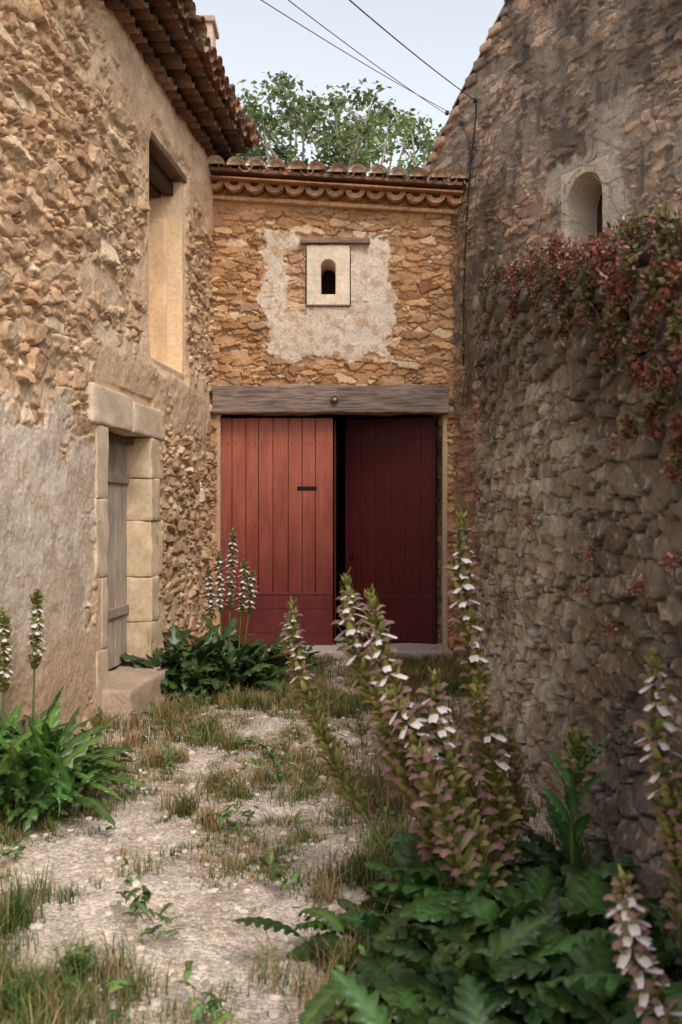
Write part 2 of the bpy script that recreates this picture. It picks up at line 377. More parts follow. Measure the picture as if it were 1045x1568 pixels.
def archblock(B,ctr,ex,n,hw,z0,z1,ahw,az0,az1,proud,depth,col,dark,acx=0,noise=.004):
    ex=np.asarray(ex,float); n=np.asarray(n,float)
    zs=az1-ahw; pts=[]
    for t in np.linspace(-ahw,ahw,7)[:-1]: pts.append((t,az0))
    for t in np.linspace(az0,zs,8)[:-1]: pts.append((ahw,t))
    for a in np.linspace(0,math.pi,15)[:-1]: pts.append((ahw*math.cos(a),zs+ahw*math.sin(a)))
    for t in np.linspace(zs,az0,8)[:-1]: pts.append((-ahw,t))
    pts=np.array(pts); pts[:,0]+=acx; cc=np.array([acx,(az0+az1)/2]); out=[]
    for p in pts:
        d=p-cc; s=1e9
        if abs(d[0])>1e-9: s=min(s,((hw if d[0]>0 else -hw)-cc[0])/d[0])
        if abs(d[1])>1e-9: s=min(s,((z1 if d[1]>0 else z0)-cc[1])/d[1])
        out.append(cc+d*s)
    out=np.array(out)
    for cx in (-hw,hw):
        for cz in (z0,z1):
            i=np.argmin((out[:,0]-cx)**2+(out[:,1]-cz)**2); out[i]=[cx,cz]
    N=len(pts)
    def W(p,d): return ctr+ex*p[:,0:1]+np.array([0,0,1.])*p[:,1:2]+n*d
    rings=[W(out,-.05),W(out,proud-.01),W(out+(cc-out)*.03,proud),W(pts+(out-pts)*.5,proud),W(pts+(out-pts)*.05,proud),W(pts,proud-.008),W(pts,-depth)]
    V=np.concatenate(rings); f=fbm((V@ex)*9,V[:,2]*9,5)
    V=V+n*((f-.5)*noise*2)[:,None]
    i=np.arange(N);j=(i+1)%N; Q=np.concatenate([np.stack([k*N+i,k*N+j,(k+1)*N+j,(k+1)*N+i],1) for k in range(len(rings)-1)])
    B.add(V,Q,col=np.asarray(col)*(1+.5*(f[:,None]-.5)))
    V=np.concatenate([W(cc[None,:],-depth),W(pts,-depth)]); B.add(V,None,np.stack([np.zeros(N,int),i+1,j+1],1),col=dark)
B=Batch()
archblock(B,np.array([(nX0+nX1)/2,BY,0.]),[1,0,0],[0,-1,0],(nX1-nX0)/2-.012,nZ0+.01,nZ1,.083,BZ(453),BZ(400),.085,.6,C(238,216,190),C(12,9,7))
B.build('carved_niche_window',M_plaster,barn,smooth=False)
B=Batch()
rbox(B,[BX(513),BY-.05,BZ(372)],I3,[BX(566)-BX(513),.07,.030],.008,12,.012,C(138,118,104),6)
rbox(B,[(BX(328)+BX(685))/2,BY+.03,(BZ(591)+BZ(634))/2],I3,[(BX(686)-BX(326))/2,.15,(BZ(591)-BZ(634))/2],.018,46,.035,C(140,120,110),7,.25,3)
B.build('lintel_beams',M_woodh,barn)
B=Batch()
c=np.array([BX(513),BY-.14,BZ(612)]); th=np.linspace(0,2*math.pi,15)[:-1]
V=[c+np.array([0,-.035,0])]
for rr,dd in ((.03,-.033),(.045,-.02),(.045,.03)): V+= [c+np.array([rr*math.cos(a),dd,rr*math.sin(a)]) for a in th]
Q=[];T=[[0,1+i,1+(i+1)%14] for i in range(14)]
for k in range(2):
    for i in range(14): Q.append([1+k*14+i,1+k*14+(i+1)%14,1+(k+1)*14+(i+1)%14,1+(k+1)*14+i])
B.add(V,Q,T,col=C(165,146,132))
B.build('lintel_bolt',M_bark,barn)
B=Batch()
quadpanel(B,[[oX0,BY-.03,0],[oX0,BY+.4,0],[oX0,BY+.4,oZ],[oX0,BY-.03,oZ]],C(170,130,95),12,.01)
quadpanel(B,[[oX1,BY-.03,0],[oX1,BY+.4,0],[oX1,BY+.4,oZ],[oX1,BY-.03,oZ]],C(170,130,95),12,.01)
rbox(B,[oX1-.02,BY+.02,oZ/2],I3,[.03,.05,oZ/2-.004],.012,14,.01,C(206,174,140),2)
rbox(B,[oX0+.005,BY+.02,oZ/2],I3,[.028,.05,oZ/2-.004],.012,14,.01,C(200,164,132),5)
rbox(B,[(oX0+oX1)/2,BY-.06,.02],I3,[(oX1-oX0)/2+.02,.36,.055],.015,14,.012,C(212,198,184),6)
B.build('jambs_and_threshold',M_plaster,barn)
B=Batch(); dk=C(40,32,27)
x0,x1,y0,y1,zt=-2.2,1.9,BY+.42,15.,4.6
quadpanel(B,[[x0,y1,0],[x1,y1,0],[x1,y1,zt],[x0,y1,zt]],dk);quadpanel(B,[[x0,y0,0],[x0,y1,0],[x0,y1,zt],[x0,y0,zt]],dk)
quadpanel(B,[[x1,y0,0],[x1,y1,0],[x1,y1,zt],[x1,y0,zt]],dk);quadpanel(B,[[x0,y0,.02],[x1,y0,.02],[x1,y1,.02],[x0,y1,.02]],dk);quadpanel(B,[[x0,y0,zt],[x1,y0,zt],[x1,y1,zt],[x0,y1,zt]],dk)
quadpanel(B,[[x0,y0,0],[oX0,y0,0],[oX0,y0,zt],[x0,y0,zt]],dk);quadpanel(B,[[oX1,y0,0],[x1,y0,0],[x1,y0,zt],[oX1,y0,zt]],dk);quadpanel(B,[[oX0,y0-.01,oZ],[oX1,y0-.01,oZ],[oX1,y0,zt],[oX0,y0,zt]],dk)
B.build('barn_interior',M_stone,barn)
B=Batch(); Bm=Batch()
lx0,lx1=BX(334,11.42),BX(510,11.42); DY=11.42
red=C(172,74,58)
ws=np.array([1.05,1.05,.95,1.1,1.15,1.05,1.0,1.35]); ws=ws/ws.sum()*(lx1-lx0); xx=lx0
for i,w in enumerate(ws):
    z0,z1=.05,oZ-.035
    b=Batch(); rbox(b,[xx+w/2,DY,(z0+z1)/2],I3,[w/2-.003,.018,(z1-z0)/2],.004,22,.0015,red*(.92+.14*rng.random()),i,.06)
    for V,Q,Cc in zip(b.V,b.Q,b.C):
        zf=(V[:,2]/2.7)[:,None]; ramp=sstep(.2,1.1,zf+.25*(vn(V[:,0]*9,V[:,2]*2.5,4)[:,None]-.5))  # planks paler towards the top, darker towards the bottom
        Cc[:]=Cc*(1-ramp)*.52+ (Cc*.5+C(202,126,98)*.5)*ramp
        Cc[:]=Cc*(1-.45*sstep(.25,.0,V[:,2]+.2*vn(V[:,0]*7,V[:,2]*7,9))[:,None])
    for k in range(len(b.V)): b.Q[k]=b.Q[k]-sum(len(v) for v in b.V[:k]); B.add(b.V[k],b.Q[k],col=b.C[k])
    for zz in (2.38,1.42,.78):
        for q in (.25,.75):
            c=np.array([xx+w*q,DY-.021,zz+rng.uniform(-.012,.012)]); rbox(Bm,c,I3,[.006,.004,.006],.003,2,0,C(95,48,42),1)
    xx+=w
rbox(B,[(lx0+lx1)/2,DY-.024,.665],I3,[(lx1-lx0)/2-.004,.01,.018],.004,14,.001,C(116,46,42),3,.05)
rbox(B,[(lx0+lx1)/2,DY-.0215,.36],I3,[(lx1-lx0)/2-.006,.005,.285],.003,20,.001,C(108,42,38),5,.15)
for zz in (.22,.5): rbox(B,[(lx0+lx1)/2,DY-.0275,zz],I3,[(lx1-lx0)/2-.006,.002,.006],.001,14,0,C(88,34,32),5,.1)
rbox(Bm,[BX(470,DY),DY-.019,BZ(748,DY)],I3,[.112,.004,.024],.003,4,0,C(14,8,8),1)  # dark box stands in for the shaded slit in the planks
rbox(Bm,[BX(513,11.44),11.45,1.35],I3,[.012,.018,1.3],.004,4,0,C(70,22,22),1)
h1=np.array([BX(668,11.5),11.5]); h0=np.array([BX(529,11.88),11.88]); dv=h1-h0; Ln_=np.linalg.norm(dv); dv/=Ln_; nv=np.array([dv[1],-dv[0]])
axR=np.array([[dv[0],dv[1],0],[nv[0],nv[1],0],[0,0,1]])
def RP(t,z,d=0): q=h0+dv*t+nv*d; return np.array([q[0],q[1],z])
shade_red=C(82,12,14)  # shade on the recessed leaf is put into its paint colour
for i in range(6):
    a=i*Ln_/6; rbox(B,RP(a+Ln_/12,(oZ+.02)/2),axR,[Ln_/12-.001,.018,(oZ-.05)/2],.002,14,.001,shade_red*rng.uniform(.96,1.04),i+50,.05)
rbox(B,RP(Ln_/2,.67,.023),axR,[Ln_/2-.004,.008,.02],.004,10,.001,shade_red,3,.05)
rbox(B,RP(Ln_/2,.36,.0205),axR,[Ln_/2-.006,.004,.29],.003,12,.001,shade_red*.9,3,.05)
rbox(B,RP(Ln_-.02,1.35,.025),axR,[.02,.012,1.3],.004,10,.001,shade_red*.7,3,.05)
rbox(Bm,RP(.09,1.08,.03),axR,[.02,.02,.04],.008,4,0,C(25,18,16),1)
B.build('red_plank_doors',M_paint,barn); Bm.build('door_ironwork_and_slit_shade',M_metal,barn)
B=Batch(); B2=Batch(); tilt=-.062
def ez(x): return 5.26+tilt*x
x=-1.62
while x<1.38:
    for row in range(6):
        j=rng.uniform(-.015,.015)
        lit=[C(226,202,180),C(210,176,148),C(196,162,134),C(234,214,196)][rng.integers(4)]*rng.uniform(.85,1.1)
        tile(B,np.array([x+rng.uniform(-.014,.014),10.93+row*.36+j,ez(x)+.085+row*.085+j*.8]),[rng.uniform(-.04,.04),1,.235],.43,.105,.088,1,.036,lit,11,fill=C(200,170,144) if row==0 else None)
        if row<3: tile(B,np.array([x+.115,10.97+row*.36+j,ez(x)+.085+row*.085]),[0,1,.235],.43,.08,.09,-1,.018,tcol()*.8,9)
    x+=.226
x=-1.64
while x<1.36:
    tile(B,np.array([x,11.08+rng.uniform(-.015,.015),ez(x)-.055+rng.uniform(-.006,.006)]),[rng.uniform(-.05,.05),1,0],.3,.112,.108,-1,.060,C(222,176,136)*rng.uniform(.8,1.1),13,fill=C(96,66,48))
    x+=.225
tx3=np.array([[1,0,tilt],[0,1,0],[-tilt,0,1]])
rbox(B2,[-.15,11.13,5.26-.033],tx3,[1.5,.15,.012],.006,12,.004,C(160,112,80),3)
rbox(B2,[-.15,11.3,5.26+.062],tx3,[1.5,.30,.02],.01,12,.008,C(140,108,86),4)
rbox(B2,[-.15,12.3,5.26+.27],np.array([[1,0,tilt],[0,1,.235],[-tilt,-.235,1]]),[1.5,1.1,.02],.01,8,0,C(120,86,64),5)
rbox(B2,[-.15,11.24,5.26-.19],tx3,[1.5,.045,.022],.01,12,.008,C(214,170,130),6)
B.build('canal_roof_tiles',M_tile,barn); B2.build('roof_bed',M_tile,barn)
# =====================================================================
# TALL RIGHT HOUSE
house=empty('stone_house')
TO=np.array([.8,12.3]); Td=np.array([.4472,-.8944]); Tn=np.array([-.8944,-.4472])
def TY(x): return 6.95/(.5+(x-522.)/F)
def TU(Y): return (12.3-Y)/.8944
def TP(u,z,d=0): return np.array([TO[0]+Td[0]*u+Tn[0]*d,TO[1]+Td[1]*u+Tn[1]*d,z])
def TPX(x,y,d=0):
    Y=TY(x); p=up(x,y,Y); return p+np.array([Tn[0],Tn[1],0])*d
def ttop(u): 
    Y=12.3-.8944*u; return np.minimum(5.6+(11.9-Y)*.86,8.9)
hA,hB=TU(TY(864)),TU(TY(936)); hz0,hz1=4.04,4.84
us=uq([np.arange(0,5.0,.0115),np.arange(5,8.5,.05)],[hA,hB]); vs=uq([np.arange(0,8.9,.0115)],[hz0,hz1])
palT=[C(150,128,112),C(182,152,128),C(160,140,126),C(208,168,132),C(136,120,108),C(190,162,142),C(216,182,148),C(156,132,112)]
def fT(u,z):
    e,dx,dy,r1,r2,r3,r4=stones(u,z,.22,.09,211,.45,.07,.85)
    k=sstep(.0,.13,e)
    sh_=k*(.008+.045*r2)+k*(dx*(r3-.5)*.05+dy*(r4-.6)*.06)+(fbm(u*16,z*18,231)-.5)*.024+(fbm(u*45,z*45,230,3)-.5)*.008
    mh=.020+.05*(fbm(u*1.8,z*1.8,232)-.5)+.016*(fbm(u*10,z*10,234)-.5)
    t=sstep(-.006,.006,sh_-mh); hh=np.maximum(sh_,mh)
    cs=stonecol(r1,palT)*(.66+.6*fbm(u*8,z*8,233))[:,None]
    mor=mixc(C(174,156,140),C(140,122,108),fbm(u*3,z*3,236))*(.66+.6*fbm(u*13,z*13,237))[:,None]
    mor=mor*(1-.5*sstep(.01,-.01,mh))[:,None]
    col=mixc(mor,cs,t)
    nz=(fbm(u*4,z*4,241)-.5)*.5+(fbm(u*14,z*14,242)-.5)*.2
    dp=rectd(u,z,hA-.06,hB+.12,3.6,4.9); p=sstep(.14,0,dp+nz)
    dp=rectd(u,z,hA+.3,hB+.20,4.9,5.2); p=np.maximum(p,sstep(.15,0,dp+nz*1.3)*.6)
    hh=hh*(1-p)+np.maximum((.04+(fbm(u*12,z*12,245)-.5)*.016),hh*.9)*p; col=mixc(col,mixc(C(218,202,184),C(180,162,146),fbm(u*6,z*6,243)),p*.9)
    dark=sstep(.42,.7,fbm(u*1.6,z*.7,261))*.6*(1-p*.7); col=col*(1-dark)[:,None]
    bl=sstep(.60,.68,fbm(u*9,z*5,263))*.55; col=mixc(col,C(76,66,60),bl*(1-p))
    wm=sstep(.5,.75,fbm(u*1.5+9,z*1.5,262)); col=mixc(col,col*np.array([1.25,1.05,.85]),wm*.7)
    low=sstep(4.2,2.,z); col=mixc(col,col*np.array([1.15,.92,.74]),low*.8)
    return hh,col
gwall('rubble_gable_wall',TO,Td,Tn,us,vs,fT,M_stone,house,holes=[(hA,hB,hz0,hz1)],keep=lambda u,z:z<ttop(u))
Tax=np.array([[Td[0],Td[1],0],[Tn[0],Tn[1],0],[0,0,1]])
B=Batch(); hc=TP((hA+hB)/2,0)
ex=np.array([Td[0],Td[1],0]); nn=np.array([Tn[0],Tn[1],0])
archblock(B,hc,ex,nn,(hB-hA)/2+.01,hz0,hz1,(hB-hA)/2-.075,4.09,4.76,.043,.34,C(214,194,172),C(60,48,40),noise=.012)
B.build('arched_window_surround',M_stone,house,smooth=False)
B=Batch(); hm=(hA+hB)/2
rbox(B,TP(hm+.10,4.42,-.28),Tax,[.13,.015,.30],.005,4,.002,C(170,166,160),2); rbox(B,TP(hm-.06,4.42,-.27),Tax,[.02,.025,.32],.005,4,.002,C(150,122,96),2)
rbox(B,TP(hm+.10,4.46,-.26),Tax,[.13,.012,.02],.005,4,.002,C(175,166,154),2)
B.build('window_shutter',M_wood,house)
B=Batch(); u=.15
while u<4.6:
    for off in (0,-.22,-.44):
        q=TP(u,ttop(u)+.0+rng.uniform(-.02,.02),off-.04)
        tile(B,q,[Td[0],Td[1],.77],.46,.10,.085,1,.022,[C(160,138,120),C(176,150,126),C(140,120,108)][rng.integers(3)],9)
    u+=.33
B.build('verge_tiles',M_tile,house)
B=Batch(); 
for i in range(30):
    u=.1+i*.155; rbox(B,TP(u,ttop(u)-.06,.0+rng.uniform(-.01,.02)),Tax,[rng.uniform(.06,.12),.07,rng.uniform(.03,.05)],.02,4,.02,palT[rng.integers(8)]*.8,i)
bd=[]
for (uu,dd) in ((0.02,-.5),(8.4,-.5),(8.4,-3.5),(0.02,-3.5)):
    bd.append(TP(uu,0,dd)); bd.append(TP(uu,ttop(np.array(uu))-.05,dd))
B.add(bd,[[0,2,3,1],[2,4,5,3],[4,6,7,5],[6,0,1,7],[1,3,5,7]],col=C(110,92,80))
e=[TP(.02,0,-.5),TP(.02,0,.02),TP(.02,ttop(np.array(.02)),.02),TP(.02,ttop(np.array(.02)),-.5)]; B.add(e,[[0,1,2,3]],col=C(110,92,80))
B.build('verge_stones_and_body',M_stone,house)
# =====================================================================
# RETAINING WALL right
rw=empty('dry_stone_wall')
RO=np.array([1.38,9.55]); Rd=np.array([-.02,-.9998]); Rn=np.array([-.9998,.02])
def rtop(u):
    Y=9.55-.9998*u
    return 2.66+(Y-3.7)*.205+ .10*(fbm(u*3,u*0+2,301)-.5)*2+.05*(vn(u*9,u*0,302)-.5)
ys=[9.55]
while ys[-1]>2.9: ys.append(ys[-1]-ys[-1]*.00135)
while ys[-1]>.2: ys.append(ys[-1]-.05)
us=(9.55-np.array(ys))/.9998; vs=np.linspace(0,1,420)
palR=[C(166,154,140),C(194,184,170),C(144,132,120),C(212,202,188),C(172,154,132),C(186,174,156),C(136,126,116),C(198,180,152)]
def fR(u,z):
    e,dx,dy,r1,r2,r3,r4=stones(u,z,.36,.10,311,.22,.06,.72)
    k=sstep(.0,.085,e)
    sh_=k*(.045+.06*r2)+k*(dx*(r3-.5)*.07+dy*(r4-.6)*.06)+(fbm(u*12,z*18,331)-.5)*.024+(fbm(u*40,z*44,332,3)-.5)*.012
    mh=-.006+.04*(fbm(u*2,z*2,334)-.5)+.012*(fbm(u*12,z*12,335)-.5)
    t=sstep(-.008,.008,sh_-mh); hh=np.maximum(sh_,mh)
    cs=stonecol(r1,palR)*(.72+.52*fbm(u*9,z*12,333))[:,None]
    gap=sstep(.0,.07,e)
    col=mixc(C(70,58,48),cs,t)*(.28+.72*gap)[:,None]
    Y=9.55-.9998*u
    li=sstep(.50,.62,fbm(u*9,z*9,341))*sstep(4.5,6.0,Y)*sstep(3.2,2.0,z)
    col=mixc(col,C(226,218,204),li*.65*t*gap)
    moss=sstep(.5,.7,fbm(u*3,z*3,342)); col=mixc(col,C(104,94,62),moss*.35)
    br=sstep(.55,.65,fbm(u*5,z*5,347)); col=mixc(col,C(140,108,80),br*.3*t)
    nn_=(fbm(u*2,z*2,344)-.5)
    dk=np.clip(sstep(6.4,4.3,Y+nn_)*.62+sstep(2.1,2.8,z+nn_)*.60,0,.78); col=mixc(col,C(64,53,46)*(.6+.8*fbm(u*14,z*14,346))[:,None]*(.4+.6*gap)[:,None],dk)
    sp=sstep(.64,.70,fbm(u*18,z*18,343)); col=mixc(col,C(196,190,178),sp*.45*t*gap)
    topr=sstep(.25,0,rtop(u)-z)
    hh=hh+.08*sstep(.9,0,z)-topr*.06
    return hh,col
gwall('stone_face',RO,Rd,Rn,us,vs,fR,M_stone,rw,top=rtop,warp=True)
B=Batch(); m=160; uu=np.linspace(0,9.3,m); ww=np.concatenate([np.linspace(-.02,.5,14),[1,2,4]])
U,W_=np.meshgrid(uu,ww); U=U.ravel();W_=W_.ravel()
zz=rtop(U)-.02+.06*(fbm(U*4,W_*4,350)-.5)+.03*np.minimum(W_,1)
V=np.stack([RO[0]+Rd[0]*U-Rn[0]*W_,RO[1]+Rd[1]*U-Rn[1]*W_,zz],1)
B.add(V,gridq(m,len(ww)),col=mixc(C(64,54,40),C(90,80,50),fbm(U*5,W_*5,351)))
t0=rtop(np.array([0.]))[0]
B.add([[1.35,9.56,0],[3.6,9.56,0],[3.6,9.56,t0],[1.35,9.56,t0]],[[0,1,2,3]],col=C(96,80,64))
B.build('coping_and_earth',M_stone,rw)
# =====================================================================
# GROUND
xs=np.unique(np.round(np.concatenate([-np.geomspace(3.05,300,30),np.arange(-3,2,.022),np.geomspace(2.05,300,30)]),4))
ysg=np.unique(np.round(np.concatenate([-np.geomspace(.6,300,20),np.arange(-.5,2.5,.2),np.arange(2.6,11.4,.022),np.geomspace(11.5,400,30)]),4))
def gh(x,y):
    near=sstep(30,10,np.hypot(x,y))
    return near*(.07*(fbm(x*1.3,y*1.3,401)-.5)+.035*(fbm(x*6,y*6,402)-.5))-.015
def gmask(x,y):
    n=fbm(x*1.9,y*1.3,411)
    cx=-.85-.10*(y-6)+.25*np.sin(y*1.1)
    tr=np.exp(-((x-cx)/.40)**2)
    cx2=-.12+.1*np.sin(y*1.3); tr2=np.exp(-((x-cx2)/.17)**2)*sstep(4.4,3.6,y)
    return np.clip(sstep(.40,.62,n+.08)-.55*tr-.9*tr2+.15,0,1)
X,Yg=np.meshgrid(xs,ysg); X=X.ravel();Yg=Yg.ravel()
Z=gh(X,Yg)
g=gmask(X,Yg)
gc=mixc(C(238,223,209),C(212,191,173),fbm(X*3,Yg*3,421)); gc=mixc(gc,C(158,136,110),g*.7); 
dirt=sstep(.5,.66,fbm(X*2.2,Yg*2.2,423)); gc=mixc(gc,C(176,154,132),dirt*.45)
farc=sstep(9.5,11,Yg)*.3; gc=mixc(gc,C(150,124,104),farc)
out=sstep(20,40,np.hypot(X,Yg)); gc=mixc(gc,C(90,95,55),out)
gc=gc*(.72+.54*fbm(X*11,Yg*11,422))[:,None]
V=np.stack([X,Yg,Z],1); mkobj('ground',V,gridq(len(xs),len(ysg)),np.zeros((0,3),int),gc,M_gravel)
ph=(1+5**.5)/2
ico=np.array([[-1,ph,0],[1,ph,0],[-1,-ph,0],[1,-ph,0],[0,-1,ph],[0,1,ph],[0,-1,-ph],[0,1,-ph],[ph,0,-1],[ph,0,1],[-ph,0,-1],[-ph,0,1]])/1.9
icf=np.array([[0,11,5],[0,5,1],[0,1,7],[0,7,10],[0,10,11],[1,5,9],[5,11,4],[11,10,2],[10,7,6],[7,1,8],[3,9,4],[3,4,2],[3,2,6],[3,6,8],[3,8,9],[4,9,5],[2,4,11],[6,2,10],[8,6,7],[9,8,1]])
N=12000
px=rng.uniform(-2.6,1.2,N); py=2.7+8.4*rng.random(N)**1.5
sz=.003+.022*rng.random(N)**5+.001*py*.5
V=ico[None]*sz[:,None,None]*rng.uniform(.6,1.3,(N,1,3))*rng.uniform(.8,1.2,(N,12,1))
V[:,:,2]*=.6; V+=np.stack([px,py,gh(px,py)+sz*.2],1)[:,None,:]
T=(icf[None]+12*np.arange(N)[:,None,None]).reshape(-1,3)
pc=(C(232,220,208)[None]*rng.uniform(.45,1.1,(N,1)))*np.array([1,.98,.95]); pc=np.repeat(pc,12,0)
mkobj('gravel',V.reshape(-1,3),np.zeros((0,4),int),T,pc,M_peb,smooth=False)
def blades(bx,by,bz,h,w,cols,lean=.5,ang=None):
    n=len(bx); a=rng.uniform(0,2*math.pi,n) if ang is None else ang
    l=rng.uniform(.1,1,n)*lean*h; d=np.stack([np.cos(a),np.sin(a)],1); s=np.stack([-np.sin(a),np.cos(a)],1)
    V=np.zeros((n,7,3)); base=np.stack([bx,by],1)
    for k,(t,ww) in enumerate(((0,1),(.4,.85),(.75,.5))):
        c=base+d*(l*t*t)[:,None]; z=bz+h*(t-.15*t*t)
        V[:,2*k,:2]=c-s*(w*ww/2)[:,None]; V[:,2*k+1,:2]=c+s*(w*ww/2)[:,None]; V[:,2*k,2]=z; V[:,2*k+1,2]=z
    V[:,6,:2]=base+d*l[:,None]; V[:,6,2]=bz+h*.85
    o=7*np.arange(n)[:,None]
    Q=np.concatenate([o+np.array([[0,1,3,2]]),o+np.array([[2,3,5,4]])]); T=o+np.array([[4,5,6]])
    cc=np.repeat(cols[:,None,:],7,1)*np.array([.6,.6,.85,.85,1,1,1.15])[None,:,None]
    return V.reshape(-1,3),Q,T,cc.reshape(-1,3)
NT=6200
tx=rng.uniform(-2.7,1.25,NT); ty=2.6+8.5*rng.random(NT)**1.25
pr=gmask(tx,ty); keep=rng.random(NT)<np.clip(pr*1.1-.06,0.025,1)
tx=tx[keep];ty=ty[keep]
B=Batch()
for x,y in zip(tx,ty):
    big=fbm(np.array([x*2.3]),np.array([y*2.3]),470)[0]
    dry=rng.random()<.16+.22*(y>6); k=int(rng.integers(12,30)*(1+1.6*(big>.54))); r=rng.uniform(.02,.06)
    bx=x+rng.normal(0,r,k); by=y+rng.normal(0,r,k); hh=rng.uniform(.025,.07)*rng.uniform(.5,1.4,k)*(2.2 if big>.56 else 1.0)
    base=(C(196,166,120) if dry else (C(122,134,70) if rng.random()<.5 else C(92,120,60)))
    cols=base[None]*rng.uniform(.55,1.25,(k,1))
    mixd=rng.random(k)<.16; cols[mixd]=C(206,176,132)*rng.uniform(.7,1.1)
    V,Q,T,cc=blades(bx,by,gh(bx,by)-.004,hh,rng.uniform(.002,.0045,k)+.0003*y,cols,1.0); B.add(V,Q,T,cc)
k=1100; bx=rng.uniform(-2.4,1.1,k); by=2.9+7.5*rng.random(k); m=rng.random(k)<gmask(bx,by)*.9; bx=bx[m];by=by[m];k=len(bx)
V,Q,T,cc=blades(bx,by,gh(bx,by),rng.uniform(.08,.24,k),np.full(k,.004),C(214,182,144)[None]*rng.uniform(.6,1.1,(k,1)),.6); B.add(V,Q,T,cc)
for (cx,cy,sx,sy,k) in ((-.2,9.9,.8,.5,600),(.6,7.5,.35,1.7,2200),(.8,9.2,.3,1.2,800),(-1.9,8.0,.15,.5,400),(-1.4,7.3,.4,.5,500),(.3,5.6,.3,.8,1600)):
    bx=rng.normal(cx,sx*.5,k);by=rng.normal(cy,sy*.5,k)
    V,Q,T,cc=blades(bx,by,gh(bx,by),rng.uniform(.04,.2,k),np.full(k,.005),np.where(rng.random(k)[:,None]<.45,C(182,148,112)[None],C(104,114,62)[None])*rng.uniform(.5,1.15,(k,1)),.7)
    B.add(V,Q,T,cc)
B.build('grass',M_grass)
# =====================================================================
# LEAVES
def leaf(B,base,az,L,W,el0,droop,col,nl=6,lobe=.5,n=36,rib=1.6,pet=.12,roll=0):
    t=np.linspace(0,1,n); el=el0-droop*t
    d=np.stack([np.cos(az)*np.cos(el),np.sin(az)*np.cos(el),np.sin(el)],1)
    sp=np.concatenate([[[0,0,0]],np.cumsum((d[1:]+d[:-1])/2*(L/(n-1)),0)])+base
    s=np.array([-math.sin(az),math.cos(az),0]); s=s*math.cos(roll)+np.array([0,0,1])*math.sin(roll)
    nr=np.cross(d,s); nr/=np.linalg.norm(nr,axis=1,keepdims=True)
    tt=np.clip((t-pet)/(1-pet),0,1); env=np.sin(math.pi*np.clip(tt,0,1)**.75)**.75*W*.5+.004
    ph_=(tt*nl+.15)%1; lb=(1-lobe)+lobe*np.sin(math.pi*ph_)**.7
    lb=lb*(1+.14*np.sin(tt*nl*25+az*7))
    lb2=1-lobe*.5*(1-np.sin(math.pi*ph_))
    wob=.22*np.sin(tt*nl*6.3+az*3)
    cols_=[]
    V=[]
    for sd,fr in ((-1,1.),(-1,.55),(0,0),(1,.55),(1,1.)):
        w=env*(lb if fr==1. else lb2)*fr
        if fr==1.: off=nr*(env*(-.16+wob))[:,None]+d*(env*.5*lb)[:,None]
        elif fr>0: off=nr*(env*(.16+.06*np.sin(ph_*6.28)))[:,None]+d*(env*.2)[:,None]
        else: off=0
        V.append(sp+s*(sd*w)[:,None]+off); cols_.append(np.tile(col*(rib if fr==0 else (1.0 if fr==1 else .9)),(n,1)))
    V=np.stack(V,1).reshape(-1,3); B.add(V,gridq(5,n),col=np.stack(cols_,1).reshape(-1,3))
def crown(B,x,y,n,L,W,col,el=(.3,1.4),nl=6,lobe=.5,z0=0,spread=.1,droop=(.7,1.6),azr=(0,2*math.pi)):
    for i in range(n):
        az=rng.uniform(*azr); l=L*rng.uniform(.45,1.15); e=rng.uniform(*el)
        c=col*rng.uniform(.5,1.4)*np.array([rng.uniform(.85,1.3),1,rng.uniform(.8,1.1)])
        leaf(B,np.array([x+rng.normal(0,spread),y+rng.normal(0,spread),z0+rng.uniform(0,.1)]),az,l,W*rng.uniform(.75,1.2)*l/L,e,rng.uniform(*droop),c,nl,lobe,roll=rng.uniform(-.5,.5))
GR=C(70,102,52)
def patch(B,o,out,upv,side,path,width,c0,c1,nu=5,nv=4,cup=.4):
    p=np.linspace(0,1,nu); q=np.linspace(-1,1,nv); P_=path(p); w=width(p)
    V=o+out*P_[:,0][:,None,None]+upv*P_[:,1][:,None,None]+0
    V=V.reshape(nu,1,3)+side[None,None,:]*(w[:,None]*q[None,:])[:,:,None]-upv[None,None,:]*(cup*w[:,None]*q[None,:]**2)[:,:,None]
    cc=c0[None,:]*(1-p[:,None])+c1[None,:]*p[:,None]
    B.add(V.reshape(-1,3),gridq(nv,nu),col=np.repeat(cc,nv,0))
